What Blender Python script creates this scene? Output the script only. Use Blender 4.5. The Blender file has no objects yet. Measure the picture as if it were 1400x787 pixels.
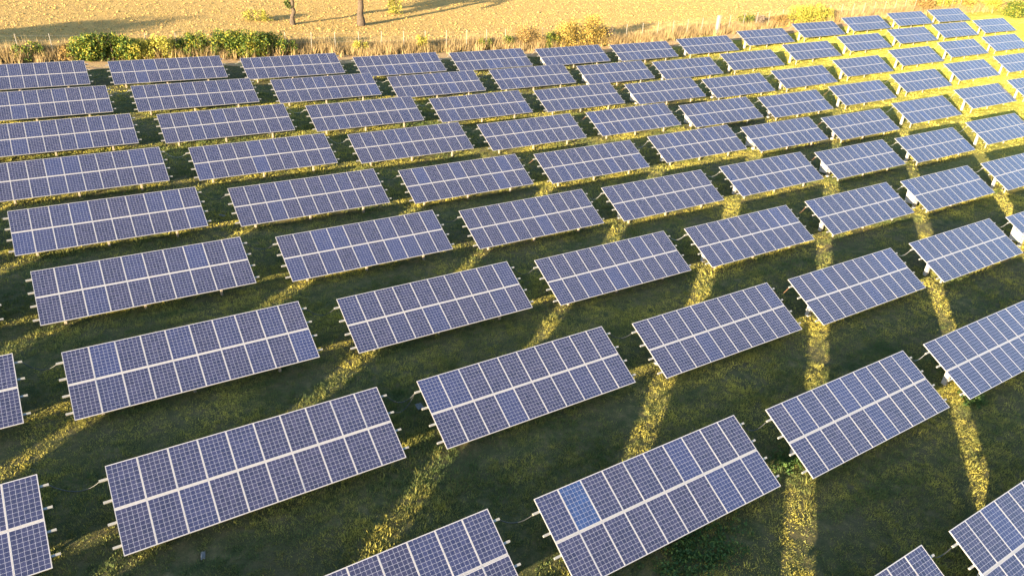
import bpy, bmesh, math, random
import numpy as np
from mathutils import Matrix, Vector, Euler
R = math.radians
rng = np.random.default_rng(7)
random.seed(7)
S = bpy.context.scene
COL = S.collection

# ---------------------------------------------------------------- camera
CAM_Z = 20.85
PITCH, ROLL, FPX = 0.5019113, -0.0675816, 974.822
cam = bpy.data.cameras.new('camera'); camo = bpy.data.objects.new('camera', cam); COL.objects.link(camo)
cam.sensor_width = 36.0; cam.lens = FPX / 1400 * 36.0
cam.clip_start = 0.1; cam.clip_end = 5000
fw = Vector((0, math.cos(PITCH), -math.sin(PITCH))); rt = Vector((1, 0, 0)); dn = fw.cross(rt)
c_, s_ = math.cos(ROLL), math.sin(ROLL)
cr = c_ * rt + s_ * dn; cd = -s_ * rt + c_ * dn
camo.matrix_world = Matrix(((cr.x, -cd.x, -fw.x, 0), (cr.y, -cd.y, -fw.y, 0), (cr.z, -cd.z, -fw.z, CAM_Z), (0, 0, 0, 1)))
S.camera = camo

# ---------------------------------------------------------------- light
SUN_EL = 8.4
SUN_DIR = math.radians(56.97)              # heading of the sun's rays over the ground
W = bpy.data.worlds.new('World'); S.world = W; W.use_nodes = True
nt = W.node_tree
sky = nt.nodes.new('ShaderNodeTexSky'); sky.sky_type = 'NISHITA'; sky.sun_disc = False
sky.sun_elevation = R(SUN_EL); sky.sun_rotation = R(213.03)
sky.air_density = 1.0; sky.dust_density = 1.0; sky.ozone_density = 2.0
nt.links.new(sky.outputs[0], nt.nodes['Background'].inputs[0])
nt.nodes['Background'].inputs[1].default_value = 0.095
sun = bpy.data.lights.new('sun', 'SUN'); sun.energy = 5.0; sun.angle = R(0.53); sun.color = (1.0, 0.80, 0.52)
suno = bpy.data.objects.new('sun', sun); COL.objects.link(suno)
ray = Vector((math.cos(SUN_DIR) * math.cos(R(SUN_EL)), math.sin(SUN_DIR) * math.cos(R(SUN_EL)), -math.sin(R(SUN_EL))))
suno.rotation_euler = ray.to_track_quat('-Z', 'Y').to_euler()
suno.location = (-30, -80, 60)
S.view_settings.view_transform = 'Standard'; S.view_settings.look = 'None'
S.view_settings.gamma = 1.0; S.view_settings.use_curve_mapping = False
S.view_settings.exposure = 2.8
S.cycles.max_bounces = 6

# ---------------------------------------------------------------- plan of the solar field
# column, row, x, y, height of the table's centre (from the camera), roll, extra tilt, inside the frame
TABLES = [
    (-1, 8, -54.246, 56.734, -16.345, 0.11, -0.09, 0),
    (0, 8, -44.570, 63.017, -16.540, 0.16, -0.19, 1),
    (1, 8, -34.677, 69.845, -16.756, 0.22, -0.27, 1),
    (2, 8, -24.503, 76.257, -17.021, 0.31, -0.28, 1),
    (3, 8, -14.187, 81.858, -17.301, 0.41, -0.22, 1),
    (4, 8, -4.320, 88.472, -17.411, 0.51, -0.11, 1),
    (5, 8, 5.860, 94.983, -17.468, 0.61, 0.04, 1),
    (6, 8, 15.847, 101.212, -17.419, 0.72, 0.20, 1),
    (7, 8, 25.766, 107.459, -17.062, 0.84, 0.36, 1),
    (8, 8, 35.735, 113.827, -16.360, 0.95, 0.58, 1),
    (9, 8, 45.662, 120.022, -15.601, 1.00, 0.88, 1),
    (10, 8, 55.540, 126.246, -14.961, 0.99, 1.20, 1),
    (11, 8, 65.589, 132.674, -14.501, 0.92, 1.48, 1),
    (12, 8, 75.405, 138.977, -14.180, 0.82, 1.68, 1),
    (-1, 7, -49.181, 50.595, -16.780, 0.09, -0.15, 0),
    (0, 7, -39.254, 56.652, -17.013, 0.14, -0.26, 1),
    (1, 7, -29.380, 63.450, -17.240, 0.21, -0.34, 1),
    (2, 7, -19.367, 70.000, -17.490, 0.29, -0.37, 1),
    (3, 7, -9.254, 75.687, -17.749, 0.40, -0.32, 1),
    (4, 7, 0.800, 82.678, -17.844, 0.52, -0.20, 1),
    (5, 7, 10.870, 88.712, -17.965, 0.62, -0.04, 1),
    (6, 7, 20.707, 94.585, -18.004, 0.73, 0.16, 1),
    (7, 7, 30.677, 101.283, -17.628, 0.84, 0.39, 1),
    (8, 7, 40.746, 107.644, -16.896, 0.91, 0.66, 1),
    (9, 7, 50.527, 113.668, -16.143, 0.93, 0.99, 1),
    (10, 7, 60.544, 120.144, -15.525, 0.91, 1.32, 1),
    (11, 7, 70.434, 126.514, -15.086, 0.86, 1.58, 1),
    (12, 7, 80.395, 132.894, -14.726, 0.79, 1.77, 1),
    (-2, 6, -54.110, 38.151, -16.974, 0.04, -0.02, 0),
    (-1, 6, -44.115, 44.456, -17.206, 0.07, -0.12, 0),
    (0, 6, -34.219, 50.587, -17.468, 0.12, -0.24, 1),
    (1, 6, -24.268, 57.241, -17.717, 0.20, -0.33, 1),
    (2, 6, -14.201, 63.634, -17.963, 0.30, -0.38, 1),
    (3, 6, -4.136, 69.712, -18.172, 0.43, -0.36, 1),
    (4, 6, 5.856, 76.287, -18.251, 0.55, -0.26, 1),
    (5, 6, 16.004, 82.589, -18.385, 0.66, -0.07, 1),
    (6, 6, 25.826, 88.487, -18.459, 0.76, 0.19, 1),
    (7, 6, 35.718, 94.591, -18.101, 0.84, 0.48, 1),
    (8, 6, 45.602, 100.950, -17.384, 0.87, 0.79, 1),
    (9, 6, 55.638, 107.549, -16.656, 0.84, 1.11, 1),
    (10, 6, 65.618, 114.089, -16.096, 0.80, 1.39, 1),
    (11, 6, 75.379, 120.194, -15.687, 0.77, 1.62, 1),
    (12, 6, 85.814, 126.419, -15.299, 0.74, 1.79, 0),
    (-2, 5, -49.044, 32.012, -17.350, -0.01, 0.15, 0),
    (-1, 5, -39.050, 38.317, -17.603, 0.01, 0.06, 0),
    (0, 5, -29.166, 44.513, -17.890, 0.06, -0.06, 1),
    (1, 5, -19.162, 51.142, -18.168, 0.15, -0.19, 1),
    (2, 5, -9.105, 57.655, -18.418, 0.27, -0.30, 1),
    (3, 5, 0.963, 63.571, -18.568, 0.42, -0.36, 1),
    (4, 5, 10.974, 70.260, -18.590, 0.56, -0.32, 1),
    (5, 5, 20.992, 76.101, -18.730, 0.66, -0.16, 1),
    (6, 5, 30.898, 82.339, -18.763, 0.74, 0.12, 1),
    (7, 5, 40.961, 88.696, -18.370, 0.79, 0.43, 1),
    (8, 5, 50.885, 95.179, -17.692, 0.78, 0.74, 1),
    (9, 5, 60.765, 101.767, -17.070, 0.72, 1.02, 1),
    (10, 5, 70.689, 107.905, -16.618, 0.66, 1.26, 1),
    (11, 5, 80.885, 113.975, -16.210, 0.63, 1.47, 0),
    (-2, 4, -43.979, 25.873, -17.696, -0.09, 0.37, 0),
    (-1, 4, -33.984, 32.177, -17.957, -0.07, 0.31, 0),
    (0, 4, -24.093, 38.479, -18.262, -0.03, 0.16, 1),
    (1, 4, -13.966, 44.914, -18.584, 0.06, -0.02, 1),
    (2, 4, -3.880, 51.216, -18.839, 0.19, -0.21, 1),
    (3, 4, 6.044, 57.327, -18.891, 0.35, -0.33, 1),
    (4, 4, 16.194, 64.364, -18.849, 0.49, -0.36, 1),
    (5, 4, 25.997, 70.098, -18.975, 0.59, -0.26, 1),
    (6, 4, 35.809, 75.882, -18.966, 0.64, -0.06, 1),
    (7, 4, 45.997, 82.749, -18.531, 0.66, 0.19, 1),
    (8, 4, 56.201, 89.536, -17.939, 0.64, 0.45, 1),
    (9, 4, 65.782, 95.386, -17.470, 0.57, 0.69, 1),
    (-2, 3, -38.913, 19.733, -18.010, -0.13, 0.49, 0),
    (-1, 3, -28.919, 26.038, -18.263, -0.12, 0.43, 0),
    (0, 3, -18.996, 32.330, -18.573, -0.09, 0.27, 1),
    (1, 3, -8.895, 38.842, -18.903, -0.01, 0.05, 1),
    (2, 3, 1.175, 45.128, -19.138, 0.10, -0.17, 1),
    (3, 3, 11.078, 51.226, -19.110, 0.24, -0.30, 1),
    (4, 3, 21.187, 57.756, -19.045, 0.36, -0.31, 1),
    (5, 3, 31.114, 63.968, -19.141, 0.44, -0.24, 1),
    (6, 3, 41.020, 70.226, -19.079, 0.48, -0.14, 1),
    (7, 3, 51.237, 76.892, -18.685, 0.49, -0.02, 1),
    (8, 3, 61.033, 82.782, -18.233, 0.47, 0.13, 0),
    (-2, 2, -33.848, 13.594, -18.295, -0.10, 0.47, 0),
    (-1, 2, -23.853, 19.899, -18.525, -0.10, 0.41, 1),
    (0, 2, -13.863, 26.125, -18.825, -0.08, 0.25, 1),
    (1, 2, -3.803, 32.624, -19.132, -0.03, 0.02, 1),
    (2, 2, 6.221, 38.900, -19.296, 0.05, -0.20, 1),
    (3, 2, 16.096, 45.028, -19.259, 0.14, -0.31, 1),
    (4, 2, 26.196, 51.555, -19.209, 0.23, -0.29, 1),
    (5, 2, 36.124, 57.874, -19.271, 0.28, -0.20, 1),
    (6, 2, 46.072, 64.129, -19.184, 0.31, -0.12, 1),
    (7, 2, 56.104, 70.338, -18.864, 0.32, -0.08, 0),
    (-2, 1, -28.782, 7.455, -18.565, -0.06, 0.40, 0),
    (-1, 1, -18.982, 13.564, -18.763, -0.06, 0.33, 1),
    (0, 1, -8.763, 19.963, -19.036, -0.04, 0.17, 1),
    (1, 1, 1.197, 26.418, -19.270, -0.00, -0.04, 1),
    (2, 1, 11.225, 32.606, -19.357, 0.06, -0.24, 1),
    (3, 1, 21.085, 38.844, -19.385, 0.12, -0.34, 1),
    (4, 1, 31.161, 45.378, -19.365, 0.16, -0.32, 1),
    (5, 1, 41.180, 51.589, -19.390, 0.18, -0.21, 1),
    (-2, 0, -23.716, 1.315, -18.833, -0.07, 0.27, 0),
    (-1, 0, -13.722, 7.620, -19.013, -0.08, 0.19, 0),
    (0, 0, -3.731, 13.831, -19.226, -0.05, 0.06, 1),
    (1, 0, 6.301, 20.105, -19.349, 0.00, -0.09, 1),
    (2, 0, 16.277, 26.321, -19.434, 0.08, -0.23, 1),
    (3, 0, 26.168, 32.754, -19.488, 0.15, -0.31, 1),
    (4, 0, 36.251, 39.145, -19.511, 0.17, -0.32, 0),
    (-1, -1, -8.656, 1.481, -19.251, -0.14, 0.06, 0),
    (0, -1, 1.338, 7.786, -19.397, -0.10, -0.03, 0),
    (1, -1, 11.297, 13.773, -19.482, -0.02, -0.11, 1),
    (2, -1, 21.113, 20.136, -19.544, 0.09, -0.18, 1),
    (0, -2, 6.404, 1.647, -19.584, -0.15, -0.07, 0),
    (1, -2, 16.398, 7.951, -19.650, -0.04, -0.11, 0)
]
H_C = 1.32                                  # table centre above the ground
LEN, WID, TILT = 3.309, 10.10, R(27)
TH = 0.584178                               # heading of the rows
UX = np.array([math.cos(TH), math.sin(TH)]); VX = np.array([-math.sin(TH), math.cos(TH)])
def uv2xy(U, V): return np.asarray(U)[..., None] * UX + np.asarray(V)[..., None] * VX

_P = np.array([[t[2], t[3]] for t in TABLES]); _Z = np.array([t[4] - H_C + CAM_Z for t in TABLES])
_SC = 30.0
def _kern(d): return np.where(d > 0, d * d * np.log(d + 1e-12), 0.0)
_Q = _P / _SC; _n = len(_Q)
_A = np.zeros((_n + 3, _n + 3))
_A[:_n, :_n] = _kern(np.linalg.norm(_Q[:, None] - _Q[None], axis=2)) + 0.05 * np.eye(_n)
_A[:_n, _n] = 1; _A[:_n, _n + 1:] = _Q; _A[_n, :_n] = 1; _A[_n + 1:, :_n] = _Q.T
_w = np.linalg.solve(_A, np.concatenate([_Z, [0, 0, 0]]))
def terrain(xy):
    """height of the ground, thin plate through the feet of the tables, held level far outside them"""
    xy = np.atleast_2d(np.asarray(xy, float))
    U = np.clip(xy @ UX, -25, 172); V = np.clip(xy @ VX, -12, 128)
    q = uv2xy(U, V) / _SC
    out = np.empty(len(q))
    for a in range(0, len(q), 20000):
        b = q[a:a + 20000]
        out[a:a + 20000] = _kern(np.linalg.norm(b[:, None] - _Q[None], axis=2)) @ _w[:-3] + _w[-3] + b @ _w[-2:]
    return out
def gz(x, y): return float(terrain([[x, y]])[0])
def at(U, V):
    p = uv2xy(U, V); return Vector((p[0], p[1], gz(p[0], p[1])))

# ---------------------------------------------------------------- materials
def new_mat(name):
    m = bpy.data.materials.new(name); m.use_nodes = True
    t = m.node_tree; b = t.nodes['Principled BSDF']
    return m, t, b
def N(t, typ, **k):
    n = t.nodes.new(typ)
    for a, v in k.items(): setattr(n, a, v)
    return n
def noise(t, scale, detail=4, rough=0.6, vec=None):
    n = N(t, 'ShaderNodeTexNoise'); n.inputs['Scale'].default_value = scale
    n.inputs['Detail'].default_value = detail; n.inputs['Roughness'].default_value = rough
    if vec is not None: t.links.new(vec, n.inputs['Vector'])
    return n.outputs['Fac']
def ramp(t, fac, stops):
    r = N(t, 'ShaderNodeValToRGB'); e = r.color_ramp.elements
    while len(e) < len(stops): e.new(0.5)
    for el, (p, c) in zip(e, stops): el.position = p; el.color = (*c, 1)
    t.links.new(fac, r.inputs[0]); return r.outputs[0]
def mix(t, fac, a, b, mode='MIX'):
    m = N(t, 'ShaderNodeMix', data_type='RGBA', blend_type=mode)
    for sock, v in ((m.inputs[0], fac), (m.inputs[6], a), (m.inputs[7], b)):
        if isinstance(v, (int, float)): sock.default_value = v
        elif isinstance(v, tuple): sock.default_value = (*v, 1)
        else: t.links.new(v, sock)
    return m.outputs[2]
def math_(t, op, a, b=None):
    m = N(t, 'ShaderNodeMath', operation=op)
    for s, v in zip(m.inputs, (a, b)):
        if v is None: continue
        if isinstance(v, (int, float)): s.default_value = v
        else: t.links.new(v, s)
    return m.outputs[0]
def pos(t): return N(t, 'ShaderNodeNewGeometry').outputs['Position']
def bump(t, b, h, strength, dist):
    n = N(t, 'ShaderNodeBump'); n.inputs['Strength'].default_value = strength; n.inputs['Distance'].default_value = dist
    t.links.new(h, n.inputs['Height']); t.links.new(n.outputs[0], b.inputs['Normal'])

def metal_mat(name, col, rough=0.45, metallic=0.0):
    m, t, b = new_mat(name)
    p = pos(t)
    c = mix(t, noise(t, 9, 4, .6, p), tuple(x * .86 for x in col), tuple(min(1, x * 1.06) for x in col))
    t.links.new(c, b.inputs['Base Color']); b.inputs['Roughness'].default_value = rough
    b.inputs['Metallic'].default_value = metallic
    return m
M_ALU = metal_mat('anodised_aluminium', (.40, .385, .39), .45, .5)
M_GALV = metal_mat('galvanised_steel', (.27, .265, .25), .45, .4)
M_CONC = metal_mat('cast_concrete', (.24, .20, .15), .9)
M_BOX = metal_mat('white_enamel', (.31, .30, .29), .5)
M_BLACK = metal_mat('black_rubber', (.012, .013, .013), .5)
M_PALE = metal_mat('pale_conduit', (.22, .22, .22), .5)
M_RUST = metal_mat('brown_conduit', (.22, .11, .06), .6)

def cell_mat(name, blue=False):
    m, t, b = new_mat(name)
    oc = N(t, 'ShaderNodeTexCoord').outputs['Object']
    sx = N(t, 'ShaderNodeSeparateXYZ'); t.links.new(oc, sx.inputs[0])
    cx = math_(t, 'MULTIPLY', math_(t, 'ADD', sx.outputs[0], .474), 6 / .948)
    cy = math_(t, 'MULTIPLY', math_(t, 'ADD', sx.outputs[1], .787), 10 / 1.574)
    def line(v, w):
        f = math_(t, 'FRACT', v); d = math_(t, 'ABSOLUTE', math_(t, 'SUBTRACT', f, .5))
        return math_(t, 'GREATER_THAN', d, .5 - w)
    gap = math_(t, 'MAXIMUM', line(cx, .018), line(cy, .018))
    # three thin busbars run down each cell
    bx = math_(t, 'MULTIPLY', cx, 2.0)
    bus = line(math_(t, 'ADD', bx, .5), .016)
    ob = N(t, 'ShaderNodeObjectInfo').outputs['Random']
    cid = N(t, 'ShaderNodeCombineXYZ')
    t.links.new(math_(t, 'FLOOR', cx), cid.inputs[0]); t.links.new(math_(t, 'FLOOR', cy), cid.inputs[1])
    t.links.new(math_(t, 'MULTIPLY', ob, 91.7), cid.inputs[2])
    wn = N(t, 'ShaderNodeTexWhiteNoise'); t.links.new(cid.outputs[0], wn.inputs['Vector'])
    if blue: a, c = (.006, .022, .085), (.009, .032, .115)
    else: a, c = (.005, .008, .031), (.016, .019, .054)
    cell = mix(t, wn.outputs['Value'], a, c)
    if not blue:
        pv = math_(t, 'POWER', ob, 7.0)
        cell = mix(t, math_(t, 'MULTIPLY', pv, .45), cell, (.013, .025, .095))
        tint = mix(t, ob, (1.10, .98, .93), (.90, .98, 1.06)); cell = mix(t, 1.0, cell, tint, 'MULTIPLY')
    cell = mix(t, math_(t, 'MULTIPLY', noise(t, 60, 2, .5, oc), .25), cell, (.04, .04, .09))
    col = mix(t, math_(t, 'MULTIPLY', bus, .3), cell, (.17, .17, .22))
    col = mix(t, gap, col, (.30, .31, .40))
    # a film of dust, thicker towards the low edge of the module
    dust = math_(t, 'MULTIPLY', noise(t, 2.3, 5, .65, oc), .07)
    col = mix(t, dust, col, (.15, .14, .13))
    t.links.new(col, b.inputs['Base Color'])
    b.inputs['Roughness'].default_value = .14; b.inputs['IOR'].default_value = 1.68
    return m
M_CELL = cell_mat('solar_cells'); M_CELLB = cell_mat('brighter_blue_cells', True)

def knoll(t, p):
    """0 in the hollow, 1 on the dry, sun-facing rise at the right-hand end; sunlit brightness goes into its colour"""
    d = N(t, 'ShaderNodeVectorMath', operation='DOT_PRODUCT'); t.links.new(p, d.inputs[0]); d.inputs[1].default_value = (UX[0], UX[1], 0)
    m = N(t, 'ShaderNodeMapRange', interpolation_type='SMOOTHSTEP'); t.links.new(d.outputs['Value'], m.inputs[0])
    m.inputs[1].default_value = 58; m.inputs[2].default_value = 112; return m.outputs[0]
def tracks(t, p):
    """noise drawn out along the rows: mown swaths and wheel marks"""
    mp = N(t, 'ShaderNodeMapping', vector_type='TEXTURE'); t.links.new(p, mp.inputs[0])
    mp.inputs['Rotation'].default_value = (0, 0, TH); mp.inputs['Scale'].default_value = (7.0, .85, 1.0)
    return noise(t, 1.0, 4, .6, mp.outputs[0])
def meadow_mat():
    m, t, b = new_mat('meadow_soil'); p = pos(t)
    n1 = noise(t, .22, 5, .6, p); n2 = noise(t, 1.7, 6, .7, p); n3 = noise(t, 11, 5, .75, p)
    g = ramp(t, n2, [(.30, (.045, .055, .022)), (.48, (.080, .088, .034)), (.60, (.14, .12, .055)), (.75, (.24, .19, .09))])
    br = ramp(t, n3, [(.3, (.055, .045, .028)), (.7, (.17, .13, .07))])
    n1 = math_(t, 'ADD', math_(t, 'MULTIPLY', n1, .5), math_(t, 'MULTIPLY', tracks(t, p), .5))
    f = ramp(t, n1, [(.42, (0, 0, 0)), (.62, (1, 1, 1))])
    c = mix(t, math_(t, 'MULTIPLY', f, .6), g, br)
    c = mix(t, math_(t, 'MULTIPLY', knoll(t, p), .75), c, mix(t, n2, (.34, .345, .045), (.52, .475, .07)))  # soil of the rise painted yellower and brighter, dry sward plus sunlit slope
    t.links.new(c, b.inputs['Base Color']); b.inputs['Roughness'].default_value = 1.0
    b.inputs['Specular IOR Level'].default_value = .1
    bump(t, b, math_(t, 'ADD', math_(t, 'MULTIPLY', n3, .5), noise(t, 30, 3, .7, p)), 1.0, .08)
    return m
def field_mat():
    m, t, b = new_mat('stubble_soil'); p = pos(t)
    n1 = noise(t, .12, 4, .6, p); n2 = noise(t, 1.4, 6, .75, p); n3 = noise(t, 6, 5, .75, p)
    c = ramp(t, n2, [(.32, (.17, .10, .034)), (.42, (.35, .225, .068)), (.65, (.44, .29, .082))])
    c = mix(t, math_(t, 'MULTIPLY', n1, .5), c, (.36, .22, .085))
    c = mix(t, math_(t, 'MULTIPLY', n3, .35), c, (.40, .29, .12))
    t.links.new(c, b.inputs['Base Color']); b.inputs['Roughness'].default_value = 1.0
    b.inputs['Specular IOR Level'].default_value = .1
    bump(t, b, math_(t, 'ADD', n2, math_(t, 'MULTIPLY', n3, .5)), 1.0, .16)
    return m
def path_mat():
    m, t, b = new_mat('track_dirt'); p = pos(t)
    n2 = noise(t, 1.1, 6, .7, p)
    c = ramp(t, n2, [(.3, (.22, .14, .075)), (.5, (.36, .24, .125)), (.7, (.30, .25, .10))])
    t.links.new(c, b.inputs['Base Color']); b.inputs['Roughness'].default_value = 1.0
    b.inputs['Specular IOR Level'].default_value = .1
    bump(t, b, noise(t, 9, 5, .7, p), .8, .06)
    return m
def leaf_mat(name, stops, scale=1.2, trans=.25, dry=False):
    """blades and leaves: each one has its own tone, clumps drift in hue"""
    m, t, b = new_mat(name); p = pos(t)
    a = N(t, 'ShaderNodeAttribute', attribute_name='tone').outputs['Fac']
    f = math_(t, 'ADD', math_(t, 'MULTIPLY', a, .55), math_(t, 'MULTIPLY', noise(t, scale, 4, .65, p), .9))
    f = math_(t, 'SUBTRACT', f, .22)
    if dry: f = math_(t, 'ADD', f, math_(t, 'MULTIPLY', math_(t, 'SUBTRACT', tracks(t, p), .5), .62))
    if dry: f = math_(t, 'ADD', f, math_(t, 'MULTIPLY', knoll(t, p), .30))  # blades on the rise: dry yellow, with the sun's brightening painted in
    c = ramp(t, f, stops)
    t.links.new(c, b.inputs['Base Color']); b.inputs['Roughness'].default_value = .65
    b.inputs['Specular IOR Level'].default_value = .2
    tr = N(t, 'ShaderNodeBsdfTranslucent'); t.links.new(c, tr.inputs[0])
    ms = N(t, 'ShaderNodeMixShader'); ms.inputs[0].default_value = trans
    t.links.new(b.outputs[0], ms.inputs[1]); t.links.new(tr.outputs[0], ms.inputs[2])
    t.links.new(ms.outputs[0], t.nodes['Material Output'].inputs['Surface'])
    return m
M_GRASS = leaf_mat('meadow_grass', [(.12, (.055, .092, .032)), (.36, (.100, .140, .044)), (.52, (.22, .215, .058)), (.66, (.40, .355, .075)), (.86, (.62, .52, .10))], .35, .25, True)
M_STRAW = leaf_mat('dry_straw', [(.15, (.13, .095, .055)), (.45, (.28, .20, .10)), (.8, (.46, .34, .15))], .5)
M_LGREEN = leaf_mat('shrub_leaves_green', [(.15, (.016, .036, .008)), (.42, (.05, .095, .017)), (.60, (.14, .18, .026)), (.88, (.40, .30, .04))], .9)
M_LGOLD = leaf_mat('shrub_leaves_golden', [(.15, (.07, .07, .02)), (.45, (.24, .18, .045)), (.8, (.48, .31, .07))], .9)
M_LBROWN = leaf_mat('shrub_leaves_brown', [(.15, (.07, .055, .02)), (.45, (.19, .13, .045)), (.8, (.36, .22, .07))], .7)
M_LYEL = leaf_mat('shrub_leaves_yellow_green', [(.15, (.10, .12, .02)), (.45, (.26, .25, .045)), (.8, (.46, .38, .06))], .7)
M_LOAK = leaf_mat('oak_leaves', [(.15, (.025, .040, .012)), (.5, (.06, .085, .022)), (.85, (.16, .16, .04))], .6)
M_LWEED = leaf_mat('weed_leaves', [(.15, (.025, .055, .016)), (.5, (.05, .10, .026)), (.85, (.10, .15, .04))], 2.0)
M_TWIG = leaf_mat('bare_twigs', [(.15, (.07, .055, .045)), (.5, (.14, .11, .085)), (.85, (.22, .17, .12))], .8, .0)
def bark():
    m, t, b = new_mat('rough_bark'); p = pos(t)
    c = ramp(t, noise(t, 5, 6, .75, p), [(.3, (.025, .018, .013)), (.7, (.10, .072, .048))])
    t.links.new(c, b.inputs['Base Color']); b.inputs['Roughness'].default_value = 1
    bump(t, b, noise(t, 14, 5, .7, p), 1, .06); return m
M_BARK = bark()

# ---------------------------------------------------------------- helpers
def link(name, me, parent=None, mats=()):
    for m in mats: me.materials.append(m)
    o = bpy.data.objects.new(name, me); COL.objects.link(o)
    if parent: o.parent = parent
    return o
def bm_mesh(name, bm, bevel=0.0):
    if bevel:
        bmesh.ops.bevel(bm, geom=bm.edges[:], offset=bevel, segments=1, affect='EDGES', profile=.5)
    bm.normal_update(); me = bpy.data.meshes.new(name); bm.to_mesh(me); bm.free(); return me
def box(bm, c, s, mat=0, rotx=0.0):
    M = Matrix.Translation(c) @ Matrix.Rotation(rotx, 4, 'X') @ Matrix.Diagonal((*s, 1))
    r = bmesh.ops.create_cube(bm, size=1, matrix=M)
    for f in {f for v in r['verts'] for f in v.link_faces}: f.material_index = mat
def np_mesh(name, V, F, tone=None):
    me = bpy.data.meshes.new(name); V = np.asarray(V, np.float32); F = np.asarray(F, np.int32)
    k = F.shape[1]
    me.vertices.add(len(V)); me.vertices.foreach_set('co', V.ravel())
    me.loops.add(F.size); me.loops.foreach_set('vertex_index', F.ravel())
    me.polygons.add(len(F)); me.polygons.foreach_set('loop_start', np.arange(0, F.size, k, dtype=np.int32))
    if tone is not None:
        a = me.attributes.new('tone', 'FLOAT', 'FACE'); a.data.foreach_set('value', np.asarray(tone, np.float32))
    me.update(calc_edges=True); return me
def tag(o, label=None, cat=None, group=None, kind=None):
    for k, v in (('label', label), ('category', cat), ('group', group), ('kind', kind)):
        if v: o[k] = v
    return o
def empty(name, loc):
    o = bpy.data.objects.new(name, None); COL.objects.link(o); o.location = loc; o.empty_display_size = .3; return o
def tube(pts, rad, seg=8, cap=True):
    """swept ring mesh through pts"""
    pts = [Vector(p) for p in pts]; V = []; F = []
    up = Vector((0.3, 0.9, 0.31)).normalized()
    for k, p in enumerate(pts):
        d = (pts[min(k + 1, len(pts) - 1)] - pts[max(k - 1, 0)]).normalized()
        a = d.cross(up)
        if a.length < .05: a = d.cross(Vector((1, 0, 0)))
        a.normalize(); b = d.cross(a); r = rad[k] if hasattr(rad, '__len__') else rad
        for s in range(seg):
            t = 2 * math.pi * s / seg; V.append(p + (a * math.cos(t) + b * math.sin(t)) * r)
    for k in range(len(pts) - 1):
        for s in range(seg):
            F.append((k * seg + s, k * seg + (s + 1) % seg, (k + 1) * seg + (s + 1) % seg, (k + 1) * seg + s))
    return V, F
def tubes_mesh(name, lst, seg=8):
    V = []; F = []
    for pts, rad in lst:
        v, f = tube(pts, rad, seg); o = len(V); V += [tuple(x) for x in v]; F += [tuple(i + o for i in q) for q in f]
    me = np_mesh(name, V, F); me.polygons.foreach_set('use_smooth', [True] * len(me.polygons)); return me

# ---------------------------------------------------------------- ground sheets
def sheet(name, us, vs, lift, mat, rough):
    U, V = np.meshgrid(us, vs, indexing='ij'); xy = uv2xy(U.ravel(), V.ravel())
    z = terrain(xy) + lift
    if rough:
        x, y = xy[:, 0], xy[:, 1]
        z = z + rough * (np.sin(x * 1.3 + 2 * np.sin(y * .41)) * np.sin(y * 1.1 + 1.7 * np.sin(x * .37)) + .6 * np.sin(x * 2.9 + y * 1.7) * np.sin(y * 3.1 - x * 1.3))
    a, b = len(us), len(vs); I = np.arange(a * b).reshape(a, b)
    F = np.stack([I[:-1, :-1], I[1:, :-1], I[1:, 1:], I[:-1, 1:]], -1).reshape(-1, 4)
    me = np_mesh(name, np.column_stack([xy, z]), F); me.polygons.foreach_set('use_smooth', [True] * len(F))
    return tag(link(name, me, mats=[mat]), kind='structure')
def grow(core, far):
    return np.array([-far, -far * .5, -far * .25] + list(core) + [core[-1] + far * .25, core[-1] + far * .5, core[-1] + far])
def fence_v(U): return 87.3 - .046 * np.asarray(U)
sheet('ground', grow(np.arange(-60, 220, .75), 2500), grow(np.arange(-30, 90, .75), 2500), 0, meadow_mat(), .02)
# beyond the fence the ground is a stubble field; the track runs between the last row and the fence
def strip(name, us, f0, f1, n, lift, mat, rough):
    us = np.asarray(us); t = np.linspace(0, 1, n)
    U = np.repeat(us[:, None], n, 1); V = f0(us)[:, None] * (1 - t) + f1(us)[:, None] * t
    xy = uv2xy(U.ravel(), V.ravel()); z = terrain(xy) + lift
    x, y = xy[:, 0], xy[:, 1]
    if rough: z = z + rough * (np.sin(x * 1.9 + 2 * np.sin(y * .7)) * np.sin(y * 1.6 + 1.7 * np.sin(x * .6)))
    a = len(us); I = np.arange(a * n).reshape(a, n)
    F = np.stack([I[:-1, :-1], I[1:, :-1], I[1:, 1:], I[:-1, 1:]], -1).reshape(-1, 4)
    me = np_mesh(name, np.column_stack([xy, z]), F); me.polygons.foreach_set('use_smooth', [True] * len(F))
    return tag(link(name, me, mats=[mat]), kind='structure')
strip('dirt_track', np.arange(-40, 128, .7), lambda u: fence_v(u) - 4.3 + .35 * np.sin(u * .5) + .25 * np.sin(u * 1.7), lambda u: fence_v(u) - .9 + .3 * np.sin(u * .9), 9, .03, path_mat(), 0)
strip('stubble_field', np.arange(-90, 260, .8), lambda u: fence_v(u) + .6, lambda u: fence_v(u) + 75, 110, .06, field_mat(), .02)
strip('far_field', np.arange(-900, 1100, 25.), lambda u: np.where((u < -90) | (u > 258), fence_v(u) + .6, fence_v(u) + 74.5), lambda u: fence_v(u) + 1800, 40, .04, bpy.data.materials['stubble_soil'], 0)

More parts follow.
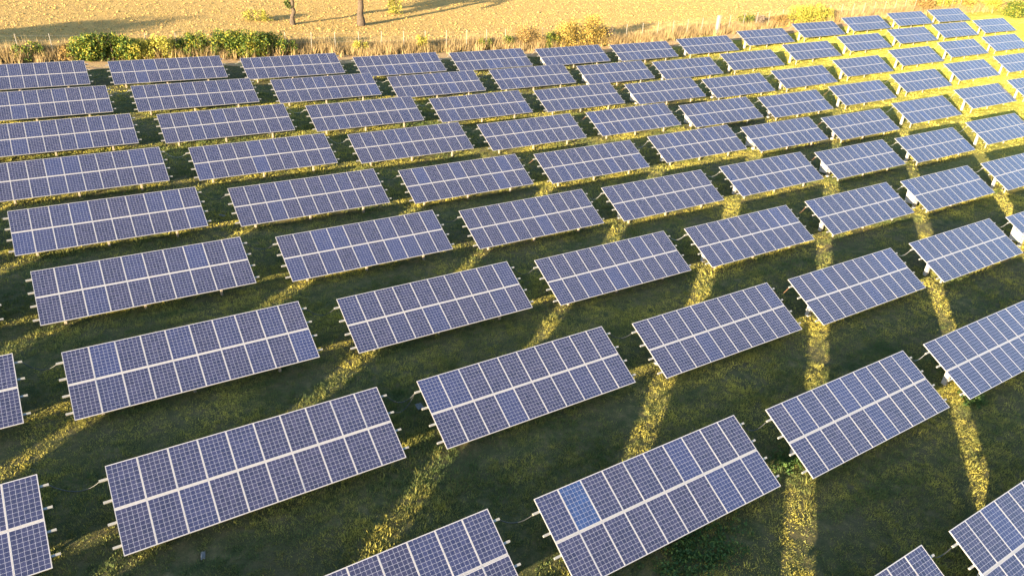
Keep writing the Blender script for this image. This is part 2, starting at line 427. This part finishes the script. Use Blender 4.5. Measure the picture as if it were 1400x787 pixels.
# ---------------------------------------------------------------- solar tables
def panel_mesh():
    bm = bmesh.new(); a, b = 1.006, 1.630; fs, fe = .022, .024; h = .04
    for s in (-1, 1):
        box(bm, (s * (a - fs) / 2, 0, -h / 2), (fs, b, h), 0)
        box(bm, (0, s * (b - fe) / 2, -h / 2), (a - 2 * fs, fe, h), 0)
    x, y = a / 2 - fs, b / 2 - fe
    bm.faces.new([bm.verts.new(p) for p in ((-x, -y, -.004), (x, -y, -.004), (x, y, -.004), (-x, y, -.004))]).material_index = 1
    bm.faces.new([bm.verts.new(p) for p in ((-x, y, -.012), (x, y, -.012), (x, -y, -.012), (-x, -y, -.012))]).material_index = 2
    return bm_mesh('solar_panel', bm)
ME_PANEL = panel_mesh(); M_BACK = metal_mat('white_backsheet', (.6, .6, .6), .7)
for m in (M_ALU, M_CELL, M_BACK): ME_PANEL.materials.append(m)
ME_PANELB = ME_PANEL.copy(); ME_PANELB.materials[1] = M_CELLB
def simple(name, parts, mat, bev=.006):
    bm = bmesh.new()
    for c, s, rx in parts: box(bm, c, s, 0, rx)
    me = bm_mesh(name, bm, bev); me.materials.append(mat); return me
PUR_L = WID + .54
def purlin_mesh():                              # open C section, 10.7 m long
    bm = bmesh.new()
    box(bm, (0, 0, .038), (PUR_L, .075, .006)); box(bm, (0, -.0375, 0), (PUR_L, .006, .07)); box(bm, (0, 0, -.038), (PUR_L, .075, .006))
    box(bm, (-PUR_L / 2 + .003, 0, 0), (.005, .07, .068)); box(bm, (PUR_L / 2 - .003, 0, 0), (.005, .07, .068))
    me = bm_mesh('purlin', bm); me.materials.append(M_GALV); return me
ME_PURLIN = purlin_mesh()
ME_RAFTER = simple('rafter', [((0, 0, 0), (.07, 2.95, .11), 0)], M_GALV)
ME_RAIL = simple('middle_rail', [((0, 0, 0), (WID - .004, .040, .03), 0)], M_ALU, .003)
def post_mesh(h, b, t_, mat):
    bm = bmesh.new()
    vs = [bm.verts.new((sx * r_, sy * r_, z)) for z, r_ in ((-.5, b), (h, t_)) for sx, sy in ((-1, -1), (1, -1), (1, 1), (-1, 1))]
    bm.faces.new(vs[3::-1]); bm.faces.new(vs[4:])
    for k in range(4): bm.faces.new((vs[k], vs[(k + 1) % 4], vs[4 + (k + 1) % 4], vs[4 + k]))
    me = bm_mesh('post', bm, .012); me.materials.append(mat); return me
YF, YR = -.85, .25
tt = math.tan(TILT)
ME_PF = post_mesh(H_C + YF * tt - .25, .07, .055, M_CONC); ME_PR = post_mesh(H_C + YR * tt - .25, .13, .10, M_BOX)
def cabinet_mesh():                             # white cabinet under the left end, its top cut to the slope of the panels
    bm = bmesh.new(); pr = [(.16, H_C - .90), (.96, H_C - .94), (1.0, H_C + .26), (.22, H_C - .12)]
    A = [bm.verts.new((-.14, y, z)) for y, z in pr]; B = [bm.verts.new((.14, y, z)) for y, z in pr]
    bm.faces.new(A[::-1]); bm.faces.new(B)
    for k in range(4): bm.faces.new((A[k], A[(k + 1) % 4], B[(k + 1) % 4], B[k]))
    bmesh.ops.recalc_face_normals(bm, faces=bm.faces[:])
    me = bm_mesh('inverter_cabinet', bm, .015); me.materials.append(M_BOX); return me
ME_CAB = cabinet_mesh()
def door_mesh():
    bm = bmesh.new(); box(bm, (-.150, .59, H_C - .54), (.018, .64, .60)); box(bm, (-.165, .34, H_C - .54), (.02, .03, .12))
    me = bm_mesh('cabinet_door', bm, .004); me.materials.append(M_BOX); return me
ME_DOOR = door_mesh()

ORD = ['', 'first', 'second', 'third', 'fourth', 'fifth', 'sixth', 'seventh', 'eighth', 'ninth', 'tenth', 'eleventh', 'twelfth', 'thirteenth', 'fourteenth']
rows = {}
for t in TABLES:
    if t[7]: rows.setdefault(t[0 + 1], []).append(t[0])
for k in rows: rows[k].sort()
def place_name(i, j):
    return ORD[rows[j].index(i) + 1], ORD[9 - j]
GROUP_T = 'tilted solar tables in parallel rows'
def table_matrix(t):
    i, j, x, y, z, ro, dt, vis = t
    rot = (Matrix.Rotation(TH, 4, 'Z') @ Matrix.Rotation(-R(ro), 4, 'Y') @ Matrix.Rotation(R(dt), 4, 'X'))
    base = Vector((x, y, z + CAM_Z)) - rot @ Vector((0, 0, H_C))
    return Matrix.Translation(base) @ rot
cs, sn = math.cos(TILT), math.sin(TILT)
def on_plane(x, d, off):                        # d along the slope from the centre, off below the panel faces
    return Vector((x, d * cs - off * -sn, H_C + d * sn + off * -cs)) if False else Vector((x, d * cs + off * sn, H_C + d * sn - off * cs))
PUR_D = [LEN / 2 - f_ * LEN for f_ in (.14, .385, .63, .88)]
MATS = {}
def build_table(t):
    i, j, vis = t[0], t[1], t[7]
    root = empty('solar_table', (0, 0, 0)); root.matrix_world = table_matrix(t); MATS[(i, j)] = root.matrix_world.copy()
    if vis:
        a, b = place_name(i, j)
        lab = 'tilted solar table, %s from the left in the %s row from the fence' % (a, b)
        if i == 5: lab = 'tilted solar table with a white cabinet under its left end, %s row from the fence' % b
        if (i, j) == (1, 0): lab = 'tilted solar table with one brighter blue panel near its upper left corner'
    else:
        lab = 'tilted solar table standing just outside the photo beside the visible rows'
    tag(root, lab, 'solar table', GROUP_T)
    def ch(name, me, loc, rx=0.0, lab=None, wob=0.0):
        o = bpy.data.objects.new(name, me); COL.objects.link(o); o.parent = root; o.location = loc
        o.rotation_euler = (rx + random.gauss(0, wob), random.gauss(0, wob), random.gauss(0, wob * .4))
        if lab: o['label'] = lab
        return o
    for r in (0, 1):
        for c in range(10):
            blue = (i, j) == (1, 0) and r == 0 and c == 1
            ch('solar_panel', ME_PANELB if blue else ME_PANEL, on_plane((c - 4.5) * 1.0101, (.5 - r) * (LEN + .049) / 2, 0), TILT, 'brighter blue solar panel' if blue else None, .0022)
    ch('middle_rail', ME_RAIL, on_plane(0, 0, .024), TILT)
    for d in PUR_D: ch('purlin', ME_PURLIN, on_plane(0, d, .083), TILT)
    for x in (-4.05, -.45, 3.3):
        ch('rafter', ME_RAFTER, on_plane(x, 0, .182), TILT)
        ch('post', ME_PF, (x, YF, 0)); ch('post', ME_PR, (x, YR, 0))
    if i != 5: return root
    cab = ch('inverter_cabinet', ME_CAB, (-4.30, 0, 0))
    d = bpy.data.objects.new('cabinet_door', ME_DOOR); COL.objects.link(d); d.parent = cab
    return root
for t in TABLES: build_table(t)

# cables hung from table to table along each row
CABLES = 'cables sagging between neighbouring tables'
def cable(name, a, b, sag, mat, rad, label):
    n = 14; pts = []
    for k in range(n + 1):
        s = k / n; p = a.lerp(b, s); p.z -= sag * 4 * s * (1 - s); pts.append(p)
    mid = a.lerp(b, .5); me = tubes_mesh(name, [([p - mid for p in pts], rad)], 6); me.materials.append(mat)
    o = link(name, me); o.location = mid; return tag(o, label, 'cable', CABLES)
vis_set = {(t[0], t[1]): t[7] for t in TABLES}
for t in TABLES:
    i, j = t[0], t[1]
    if (i + 1, j) not in vis_set or not (vis_set[(i, j)] and vis_set[(i + 1, j)]): continue
    h = (i * 7 + j * 13) % 10
    near = i <= 1 and j <= 4
    if near: mat, cn = M_BLACK, 'black'
    elif h < 6: mat, cn = M_PALE, 'pale grey'
    elif h < 8: mat, cn = M_RUST, 'brown'
    else: mat, cn = M_BLACK, 'black'
    a = MATS[(i, j)] @ on_plane(PUR_L / 2 - .02, PUR_D[0], .11); b = MATS[(i + 1, j)] @ on_plane(-PUR_L / 2 + .02, PUR_D[0], .11)
    pa, pb = place_name(i, j)
    pc = ORD[rows[j].index(i + 1) + 1]
    cable('cable', a, b, .28 + .05 * (h % 4), mat, .020 if near else .012, '%s cable between %s and %s tables of the %s row from the fence' % (cn, pa, pc, pb))
    if (i, j) == (0, 1):
        a2 = MATS[(i, j)] @ on_plane(PUR_L / 2 - .02, PUR_D[1], .11)
        cable('cable', a2, b, .36, M_BLACK, .018, 'lower black cable joining %s and %s tables of the %s row from the fence' % (pa, pc, pb))

# ---------------------------------------------------------------- grass
def blades(P, K, hgt, wid, lean, spread, rise=None):
    """K single triangles around every point of P; returns V, F, tone"""
    n = len(P); m = n * K
    base = np.repeat(P, K, 0); hk = np.repeat(hgt, K) * rng.uniform(.5, 1.15, m); wk = np.repeat(wid, K) * rng.uniform(.6, 1.3, m)
    sp = np.repeat(spread, K)
    ang = rng.uniform(0, 2 * np.pi, m); rr = np.sqrt(rng.uniform(0, 1, m)) * sp
    base = base + np.column_stack([np.cos(ang) * rr, np.sin(ang) * rr, np.full(m, -.015)])
    la = ang + rng.normal(0, .8, m); ll = hk * rng.uniform(.15, 1, m) * lean
    tip = base + np.column_stack([np.cos(la) * ll, np.sin(la) * ll, hk])
    fa = rng.uniform(0, 2 * np.pi, m); w = np.column_stack([np.cos(fa), np.sin(fa), np.zeros(m)]) * wk[:, None] / 2
    V = np.empty((m, 3, 3)); V[:, 0] = base - w; V[:, 1] = base + w; V[:, 2] = tip
    return V.reshape(-1, 3), np.arange(3 * m).reshape(-1, 3), rng.uniform(0, 1, m)
CAMM = np.array([[cr.x, cr.y, cr.z], [cd.x, cd.y, cd.z], [fw.x, fw.y, fw.z]])
def scatter(n, d0, d1):
    """points over the ground seen from the drone side, between two ranges"""
    r = np.sqrt(rng.uniform(d0 ** 2, d1 ** 2, n)); a = rng.uniform(R(30), R(150), n)
    return np.column_stack([r * np.cos(a), r * np.sin(a)])
def fbm(xy, s):
    x, y = xy[:, 0] * s, xy[:, 1] * s
    return (np.sin(x + 1.7 * np.sin(y * .8)) * np.sin(y * 1.13 + 1.3 * np.sin(x * .7)) + .5 * np.sin(2.3 * x - 1.1 * y + 1) * np.sin(2.1 * y + .6 * x)) / 1.5
gV = []; gF = []; gT = []; off = 0
for n, d0, d1, K, h0, w0, spd in ((110000, 3, 40, 12, .080, .030, .15), (115000, 40, 75, 10, .085, .050, .22), (150000, 75, 190, 8, .095, .10, .34)):
    q = scatter(n, d0, d1)
    U, V = q @ UX, q @ VX
    keep = (V < fence_v(U) - 4.2 + .8 * fbm(q, .9)) & (fbm(q, .55) + rng.normal(0, .45, n) > -.55)
    q = q[keep]; z = terrain(q); P = np.column_stack([q, z])
    hh = h0 * (1 - .3 * np.clip((q @ UX - 58) / 54, 0, 1)) * (1 + .4 * fbm(q, .21)) * rng.lognormal(0, .30, len(q)) * np.where(rng.uniform(0, 1, len(q)) < .07, 1.9, 1.0)
    v, f, tn = blades(P, K, np.clip(hh, .03, .4), np.full(len(q), w0), .9, np.full(len(q), spd))
    # hue drifts over a few metres as the sward changes
    tn = np.clip(.26 + tn * .36 + .22 * np.repeat(fbm(q, .33) + .5, K), 0, 1)
    gV.append(v); gF.append(f + off); gT.append(tn); off += len(v)
me = np_mesh('grass', np.concatenate(gV), np.concatenate(gF), np.concatenate(gT))
tag(link('grass', me, mats=[M_GRASS]), kind='stuff')

# dry weeds and reeds along the fence
n = 30000
U = rng.uniform(-30, 178, n); dv = rng.normal(0, 1, n)
V = fence_v(U) + 1.0 + dv * .85 + .5 * np.sin(U * .31)
q = uv2xy(U, V); k = fbm(q, .8) + rng.normal(0, .5, n) > -.5; q = q[k]
hh = np.clip(1.05 + .5 * fbm(q, .5) + rng.normal(0, .28, len(q)), .25, 2.2)
v, f, tn = blades(np.column_stack([q, terrain(q)]), 9, hh, np.full(len(q), .06), .45, np.full(len(q), .22))
tag(link('dry_weeds', np_mesh('dry_weeds', v, f, tn), mats=[M_STRAW]), kind='stuff')

# clods and straw lying on the stubble field
n = 46000
U = rng.uniform(-45, 190, n); V = fence_v(U) + 1.5 + rng.uniform(0, 1, n) ** 1.3 * 62
q = uv2xy(U, V); z = terrain(q) + .04
sz = rng.lognormal(-2.4, .36, n)
ico = np.array([(0, 0, 1), (.9, 0, .1), (.28, .85, .05), (-.73, .53, .12), (-.73, -.53, .0), (.28, -.85, .1), (0, 0, -.6)])
tri = np.array([(0, 1, 2), (0, 2, 3), (0, 3, 4), (0, 4, 5), (0, 5, 1), (6, 2, 1), (6, 3, 2), (6, 4, 3), (6, 5, 4), (6, 1, 5)])
an = rng.uniform(0, 2 * np.pi, n); ca, sa = np.cos(an), np.sin(an)
B = ico[None] * (1 + rng.normal(0, .25, (n, 7, 1))); sx = sz * rng.uniform(.8, 1.6, n)
vx = (B[..., 0] * ca[:, None] - B[..., 1] * sa[:, None]) * sx[:, None]; vy = (B[..., 0] * sa[:, None] + B[..., 1] * ca[:, None]) * sx[:, None]
vz = B[..., 2] * (sz * .75)[:, None]
V_ = np.stack([vx + q[:, :1], vy + q[:, 1:], vz + z[:, None]], -1).reshape(-1, 3)
F_ = (tri[None] + (np.arange(n) * 7)[:, None, None]).reshape(-1, 3)
tag(link('field_clods', np_mesh('field_clods', V_, F_, np.repeat(rng.uniform(0, 1, n), 10)), mats=[bpy.data.materials['stubble_soil']]), kind='stuff')
n = 42000
U = rng.uniform(-45, 190, n); V = fence_v(U) + 1.5 + rng.uniform(0, 1, n) ** 1.3 * 62; q = uv2xy(U, V)
v, f, tn = blades(np.column_stack([q, terrain(q) + .05]), 5, rng.uniform(.10, .28, n), np.full(n, .05), 1.0, np.full(n, .22))
tag(link('stubble', np_mesh('stubble', v, f, tn), mats=[M_STRAW]), kind='stuff')

# ---------------------------------------------------------------- shrubs
def leaf_cloud(n, clumps, leaf, flat=.5):
    """n small leaf faces grouped into clumps [(centre, radius)...]"""
    w = np.array([c[1] ** 2 for c in clumps]); idx = rng.choice(len(clumps), n, p=w / w.sum())
    C = np.array([c[0] for c in clumps])[idx]; rad = np.array([c[1] for c in clumps])[idx]
    d = rng.normal(0, 1, (n, 3)); d /= np.linalg.norm(d, axis=1)[:, None]
    P = C + d * (rad * rng.uniform(.35, 1.08, n) ** .6)[:, None] * np.array([1, 1, .9])
    P[:, 2] = np.maximum(P[:, 2], .05)
    a = rng.normal(0, 1, (n, 3)) + d * flat; a /= np.linalg.norm(a, axis=1)[:, None]
    b = np.cross(a, rng.normal(0, 1, (n, 3))); b /= np.linalg.norm(b, axis=1)[:, None]
    L = leaf * rng.uniform(.6, 1.5, n)[:, None]
    V = np.stack([P - a * L * .5, P + b * L * .3, P + a * L * .55, P - b * L * .3], 1).reshape(-1, 3)
    return V, np.arange(4 * n).reshape(-1, 4), rng.uniform(0, 1, n)
def shrub(name, U, V, w, d, h, n, mat, label, cat='bush', group=None, leaf=.17, ragged=.35):
    p = at(U, V); root = empty(name, p); tag(root, label, cat, group); root.rotation_euler.z = TH
    cl = []
    m = max(6, int(w * 4.5))
    for _ in range(m):
        x = random.uniform(-.5, .5) * w; y = random.uniform(-.5, .5) * d
        hh = h * (1 - ragged * abs(2 * x / w) ** 2 * random.random()) * random.uniform(.75, 1.05)
        r = random.uniform(.22, .40) * min(w, h)
        z = r * .8
        while z < hh - r * .4:
            cl.append(((x + random.gauss(0, .12), y + random.gauss(0, .12), z), r * random.uniform(.75, 1.1))); z += r * random.uniform(.9, 1.25)
        cl.append(((x, y, hh - r * .35), r * .6))
    v, f, tn = leaf_cloud(n, cl, leaf)
    link('foliage', np_mesh('foliage', v, f, tn), root, [mat])
    st = []
    for _ in range(max(4, int(w * 2.2))):
        x = random.uniform(-.45, .45) * w; y = random.uniform(-.4, .4) * d
        st.append(([(x, y, -.2), (x + random.gauss(0, .12), y, h * .4), (x + random.gauss(0, .3), y + random.gauss(0, .2), h * .82)], [.045, .03, .012]))
    me = tubes_mesh('stem', st, 5); me.materials.append(M_BARK); link('stem', me, root)
    return root
HG = 'green shrubs of the hedge along the fence'
hed = [(3.0, 1.6, 2.5, 'yellowing green shrub at the left end of the hedge'),
       (4.7, 2.0, 2.7, 'tall green shrub beside the yellowing left end of the hedge'),
       (6.6, 2.0, 2.3, 'second tall green hedge shrub from the yellowing left end'),
       (8.6, 1.6, 2.1, 'low dark green hedge shrub left of a roundish yellow-green one'),
       (10.5, 2.0, 2.3, 'roundish yellow-green shrub in the middle of the hedge'),
       (12.4, 1.5, 1.9, 'lowest dark green shrub in the middle of the hedge'),
       (14.2, 2.0, 2.5, 'green hedge shrub just left of the dark gap'),
       (17.0, 2.4, 2.7, 'broad green hedge shrub just right of the dark gap'),
       (19.4, 2.4, 2.9, 'tallest yellow-green shrub near the right end of the hedge'),
       (21.6, 2.2, 2.6, 'dark green shrub at the right end of the hedge')]
for U_, w_, h_, lb in hed:
    shrub('hedge_shrub', U_, fence_v(U_) - .1, w_ + .8, 1.6, h_, int(2000 * w_), M_LYEL if 'yellow-green' in lb and 'round' in lb else M_LGREEN, lb, 'shrub', HG, .18)
FB = 'bushes growing along the fence'
shrub('bush', -1.6, fence_v(-1.6) + .2, 2.4, 1.4, 1.7, 1500, M_LGREEN, 'low dark green bush in the shade left of the hedge', 'bush', FB)
shrub('bush', 1.5, fence_v(1.5) + .1, 1.3, 1.1, 1.7, 900, M_LBROWN, 'small rusty brown bush touching the left end of the hedge', 'bush', FB)
shrub('bush', 24.2, fence_v(24.2) + .2, 1.0, .9, 1.7, 700, M_LGREEN, 'small green bush at the foot of the fence right of the hedge', 'bush', FB)
shrub('bush', 32.4, fence_v(32.4) + .5, 1.3, 1.0, 1.6, 800, M_LYEL, 'thin olive bush among grey weeds right of the hedge', 'bush', FB)
shrub('bush', 40.4, fence_v(40.4) + .3, 1.1, 1.0, 2.3, 900, M_LYEL, 'narrow upright yellow-green bush rising above the dry weeds', 'bush', FB)
shrub('bush', 49.6, fence_v(49.6) + .4, 2.2, 1.0, 1.4, 1000, M_LGREEN, 'low dark green bush between the dry weeds and the golden bushes', 'bush', FB)
shrub('bush', 53.0, fence_v(53) + .4, 1.6, 1.0, 1.7, 900, M_LGREEN, 'bright green bush left of the brown one', 'bush', FB)
shrub('bush', 56.2, fence_v(56.2) + .4, 2.8, 1.8, 3.0, 2600, M_LBROWN, 'tall brown and olive bush left of the golden thicket', 'bush', FB)
shrub('bush', 59.4, fence_v(59.4) - .2, 1.7, 1.3, 2.3, 1300, M_LGREEN, 'dark green bush tucked against the golden thicket', 'bush', FB)
shrub('bush', 62.4, fence_v(62.4), 3.6, 2.2, 3.5, 4200, M_LGOLD, 'broad golden bush forming the left of the golden thicket', 'bush', FB)
shrub('bush', 66.2, fence_v(66.2) + .1, 3.6, 2.2, 4.1, 4600, M_LGOLD, 'tallest golden bush at the right of the golden thicket', 'bush', FB)
shrub('bush', 69.3, fence_v(69.3) + .4, 2.2, 1.2, 2.4, 1700, M_TWIG, 'bare grey twiggy bush in the shade right of the golden thicket', 'bush', FB)
shrub('bush', 98.0, fence_v(98) + 1.6, 2.8, 1.6, 2.1, 1600, M_LGREEN, 'round dark green bush beyond the pale pillar', 'bush', FB)
shrub('bush', 100.8, fence_v(100.8) + .9, 2.6, 1.5, 1.7, 1300, M_TWIG, 'brown twiggy bush between the round green and orange ones', 'bush', FB)
shrub('bush', 103.8, fence_v(103.8) + .5, 2.4, 1.5, 1.9, 1500, M_LBROWN, 'small orange brown bush beside the yellow-green thicket', 'bush', FB)
shrub('bush', 108.2, fence_v(108.2) + 0.0, 5.0, 2.6, 3.0, 4200, M_LYEL, 'wide yellow-green bush at the left of the far thicket', 'bush', FB)
shrub('bush', 113.0, fence_v(113) + 0.0, 5.0, 2.4, 3.1, 4200, M_LYEL, 'wide yellow-green bush at the right of the far thicket', 'bush', FB)
shrub('bush', 45.3, 105.9, 1.5, 1.4, 2.8, 1200, M_LYEL, 'lone yellow-green sapling bush standing in the stubble field', 'bush')
shrub('bush', 24.5, 103.5, 3.0, 1.8, 1.5, 1100, M_LYEL, 'pale green bush in the stubble field left of the oaks', 'bush')
EB = 'bushes along the far right boundary'
for k, (U_, V_, w_, h_, mt, lb) in enumerate([
        (143, 81.8, 4.5, 2.6, M_LBROWN, 'reddish brown bush behind the last tables of the back row'),
        (150, 82.0, 5.0, 2.9, M_LYEL, 'yellow-green bush above the right end of the back row'),
        (157, 80.8, 4.5, 2.4, M_LGOLD, 'pale golden bush at the corner of the plot'),
        (163.5, 79.5, 5.5, 3.2, M_LYEL, 'yellow bush just right of the plot corner'),
        (163.0, 73.5, 5.5, 3.4, M_LGREEN, 'green and yellow bush on the far right boundary'),
        (161.0, 67.5, 5.5, 3.4, M_LYEL, 'yellow-green bush touching the right frame edge'),
        (159.0, 61.5, 5.5, 3.4, M_LGREEN, 'green bush beyond the right frame edge')]):
    shrub('bush', U_, V_, w_, 2.6, h_, 4200, mt, lb, 'bush', EB, .22)

# ---------------------------------------------------------------- fence
fr = empty('wire_fence', at(60, float(fence_v(60)) + .35)); fl = fr.location.copy()
tag(fr, 'long wire fence on slim pale posts between the solar field and the stubble field', 'fence')
bm = bmesh.new(); box(bm, (0, 0, 1.1), (.06, .06, 2.8)); box(bm, (0, .06, 2.48), (.04, .14, .04))
ME_FP = bm_mesh('fence_post', bm, .008); ME_FP.materials.append(metal_mat('pale_concrete_post', (.21, .195, .17), .9))
tops = []
for U_ in np.arange(-34.4, 160, 2.9):
    p = at(U_, float(fence_v(U_)) + .35); o = bpy.data.objects.new('fence_post', ME_FP); COL.objects.link(o); o.parent = fr
    o.location = p - fl; o.rotation_euler = (random.gauss(0, .02), random.gauss(0, .02), TH); tops.append(p - fl)
for h_ in (.25, .8, 1.35, 1.85, 2.3):
    me = tubes_mesh('wire', [([p + Vector((0, 0, h_)) for p in tops], .006)], 4); me.materials.append(M_GALV); link('wire', me, fr)
def pillar():
    r = empty('pillar', at(90.2, float(fence_v(90.2)) - .2)); tag(r, 'pale pillar with a leaning brace standing on the fence line', 'pillar'); r.rotation_euler.z = TH
    bm = bmesh.new(); box(bm, (0, 0, 1.2), (.42, .42, 3.0)); box(bm, (0, 0, 2.74), (.54, .54, .1))
    me = bm_mesh('shaft', bm, .02); me.materials.append(bpy.data.materials['pale_concrete_post']); link('shaft', me, r)
    me = tubes_mesh('brace', [([(.2, 0, 1.9), (1.5, -.1, -.1)], .07)], 6); me.materials.append(M_RUST); link('brace', me, r)
pillar()

# ---------------------------------------------------------------- trees
def tree(U, V, h, r0, lean, crown, cr_r, label, seed, leaves=9000, low=()):
    rs = random.Random(seed); p = at(U, V); root = empty('oak_tree', p); tag(root, label, 'tree', None)
    def pt(s): return Vector((lean[0] * s * s * h, lean[1] * s * h, h * s))
    n = 12; pts = [pt(k / n * .72) + Vector((rs.gauss(0, .13), rs.gauss(0, .10), 0)) * (k > 0) for k in range(n + 1)]
    pts[0].z = -.4
    rad = [r0 * (1.55 if k == 0 else 1.22 if k == 1 else 1.0) * (1 - .55 * k / n) for k in range(n + 1)]
    me = tubes_mesh('trunk', [(pts, rad)], 12); me.materials.append(M_BARK); link('trunk', me, root)
    cl = []
    for k in range(11):
        s = rs.uniform(.36, .72); a = pt(s); an = k * 2.4 + rs.gauss(0, .3)
        L = cr_r * rs.uniform(.6, 1.0); e = a + Vector((math.cos(an) * L, math.sin(an) * L, rs.uniform(.1, .55) * L + (crown - a.z) * .25))
        m_ = a.lerp(e, .5) + Vector((0, 0, .12 * L))
        me = tubes_mesh('limb', [([a, m_, e], [r0 * .32, r0 * .2, r0 * .07])], 7); me.materials.append(M_BARK); link('limb', me, root)
        for q_ in (m_, e, m_.lerp(e, .5)):
            for _ in range(2): cl.append((tuple(q_ + Vector((rs.gauss(0, .7), rs.gauss(0, .7), rs.gauss(.3, .6)))), rs.uniform(.7, 1.35)))
    top = pt(.72)
    for _ in range(26):
        d = Vector((rs.gauss(0, 1), rs.gauss(0, 1), rs.gauss(0, .8))).normalized() * cr_r * rs.uniform(.55, 1)
        c = Vector((top.x, top.y, crown)) + Vector((d.x, d.y, d.z * .75)); cl.append((tuple(c), rs.uniform(.8, 1.5)))
    v, f, tn = leaf_cloud(leaves, cl, .26)
    link('crown', np_mesh('crown', v, f, tn), root, [M_LOAK])
    if low:
        v, f, tn = leaf_cloud(160 * len(low), [(q_, rs.uniform(.30, .55)) for q_ in low], .2)
        link('hanging_leaves', np_mesh('hanging_leaves', v, f, tn), root, [M_LOAK])
    return root
tree(28.7, 100.9, 9.5, .29, (-.02, .02), 8.2, 3.4, 'smaller oak with a slim ivy covered trunk at the top edge', 3, 7000, [(-.1, 0, 4.2), (-.3, .1, 3.4), (.1, 0, 4.9), (-.6, 0, 2.8), (-.35, 0, 2.4), (.3, -.1, 4.4), (-.2, -.3, 3.8), (-.8, 0, 4.9), (.9, .2, 5.0)])
tree(37.8, 99.7, 13.5, .46, (-.16, .0), 9.4, 5.2, 'larger oak with a thick leaning trunk at the top edge', 5, 12000, [(-2.8, 0, 5.2), (-3.0, .1, 4.4), (2.6, 0, 5.0), (2.2, .2, 5.5), (-1.6, 0, 5.5), (1.4, 0, 5.6), (2.9, .1, 4.5)])
# its shadow falls into the picture over the left end of the field
tree(-30.0, 86.0, 7.5, .32, (.0, .0), 5.0, 3.0, 'broad oak outside the left frame edge that shades the field', 9, 9000)

# ---------------------------------------------------------------- small things on the grass
def scrap(U, V, sx, sy, label, mat):
    p = at(U, V); bm = bmesh.new(); n = 5
    vs = [[bm.verts.new(((a / n - .5) * sx, (b / n - .5) * sy, .05 + random.uniform(0, .07))) for b in range(n + 1)] for a in range(n + 1)]
    for a in range(n):
        for b in range(n): bm.faces.new((vs[a][b], vs[a + 1][b], vs[a + 1][b + 1], vs[a][b + 1]))
    r = bmesh.ops.solidify(bm, geom=bm.faces[:], thickness=.012)
    me = bm_mesh('scrap', bm); me.materials.append(mat); o = link('scrap', me); o.location = p; o.rotation_euler.z = random.uniform(0, 3)
    return tag(o, label, 'litter', None)
scrap(.9, 19.3, .34, .14, 'small white scrap lying in the shaded grass below the big table', M_BOX)
scrap(10.9, 23.4, .42, .30, 'crumpled pale plastic scrap in the shaded gap between two near tables', M_PALE)
scrap(7.5, 46.6, .45, .2, 'pale blue grey scrap in the gap between two tables at left', M_PALE)
def weeds(U, V, w, n, label):
    p = at(U, V); P = np.column_stack([rng.normal(0, w, n), rng.normal(0, w * .45, n), np.zeros(n)])
    cl = [(tuple(q + np.array([0, 0, .10])), rng.uniform(.12, .22)) for q in P[:int(n / 12)]]
    v, f, tn = leaf_cloud(n, cl, .10)
    o = link('weed_patch', np_mesh('weed_patch', v, f, tn), mats=[M_LWEED]); o.location = p; o.rotation_euler.z = TH
    return tag(o, label, 'weeds')
weeds(16.6, 11.4, 1.2, 2600, 'bright green weeds along the low edge of the table with the bright panel')
weeds(23.5, 13.0, .5, 800, 'bright green weed clump in the lit gap right of the bright panel table')
weeds(35.8, 11.6, .5, 600, 'pale green weeds at the low left corner of the right edge table')
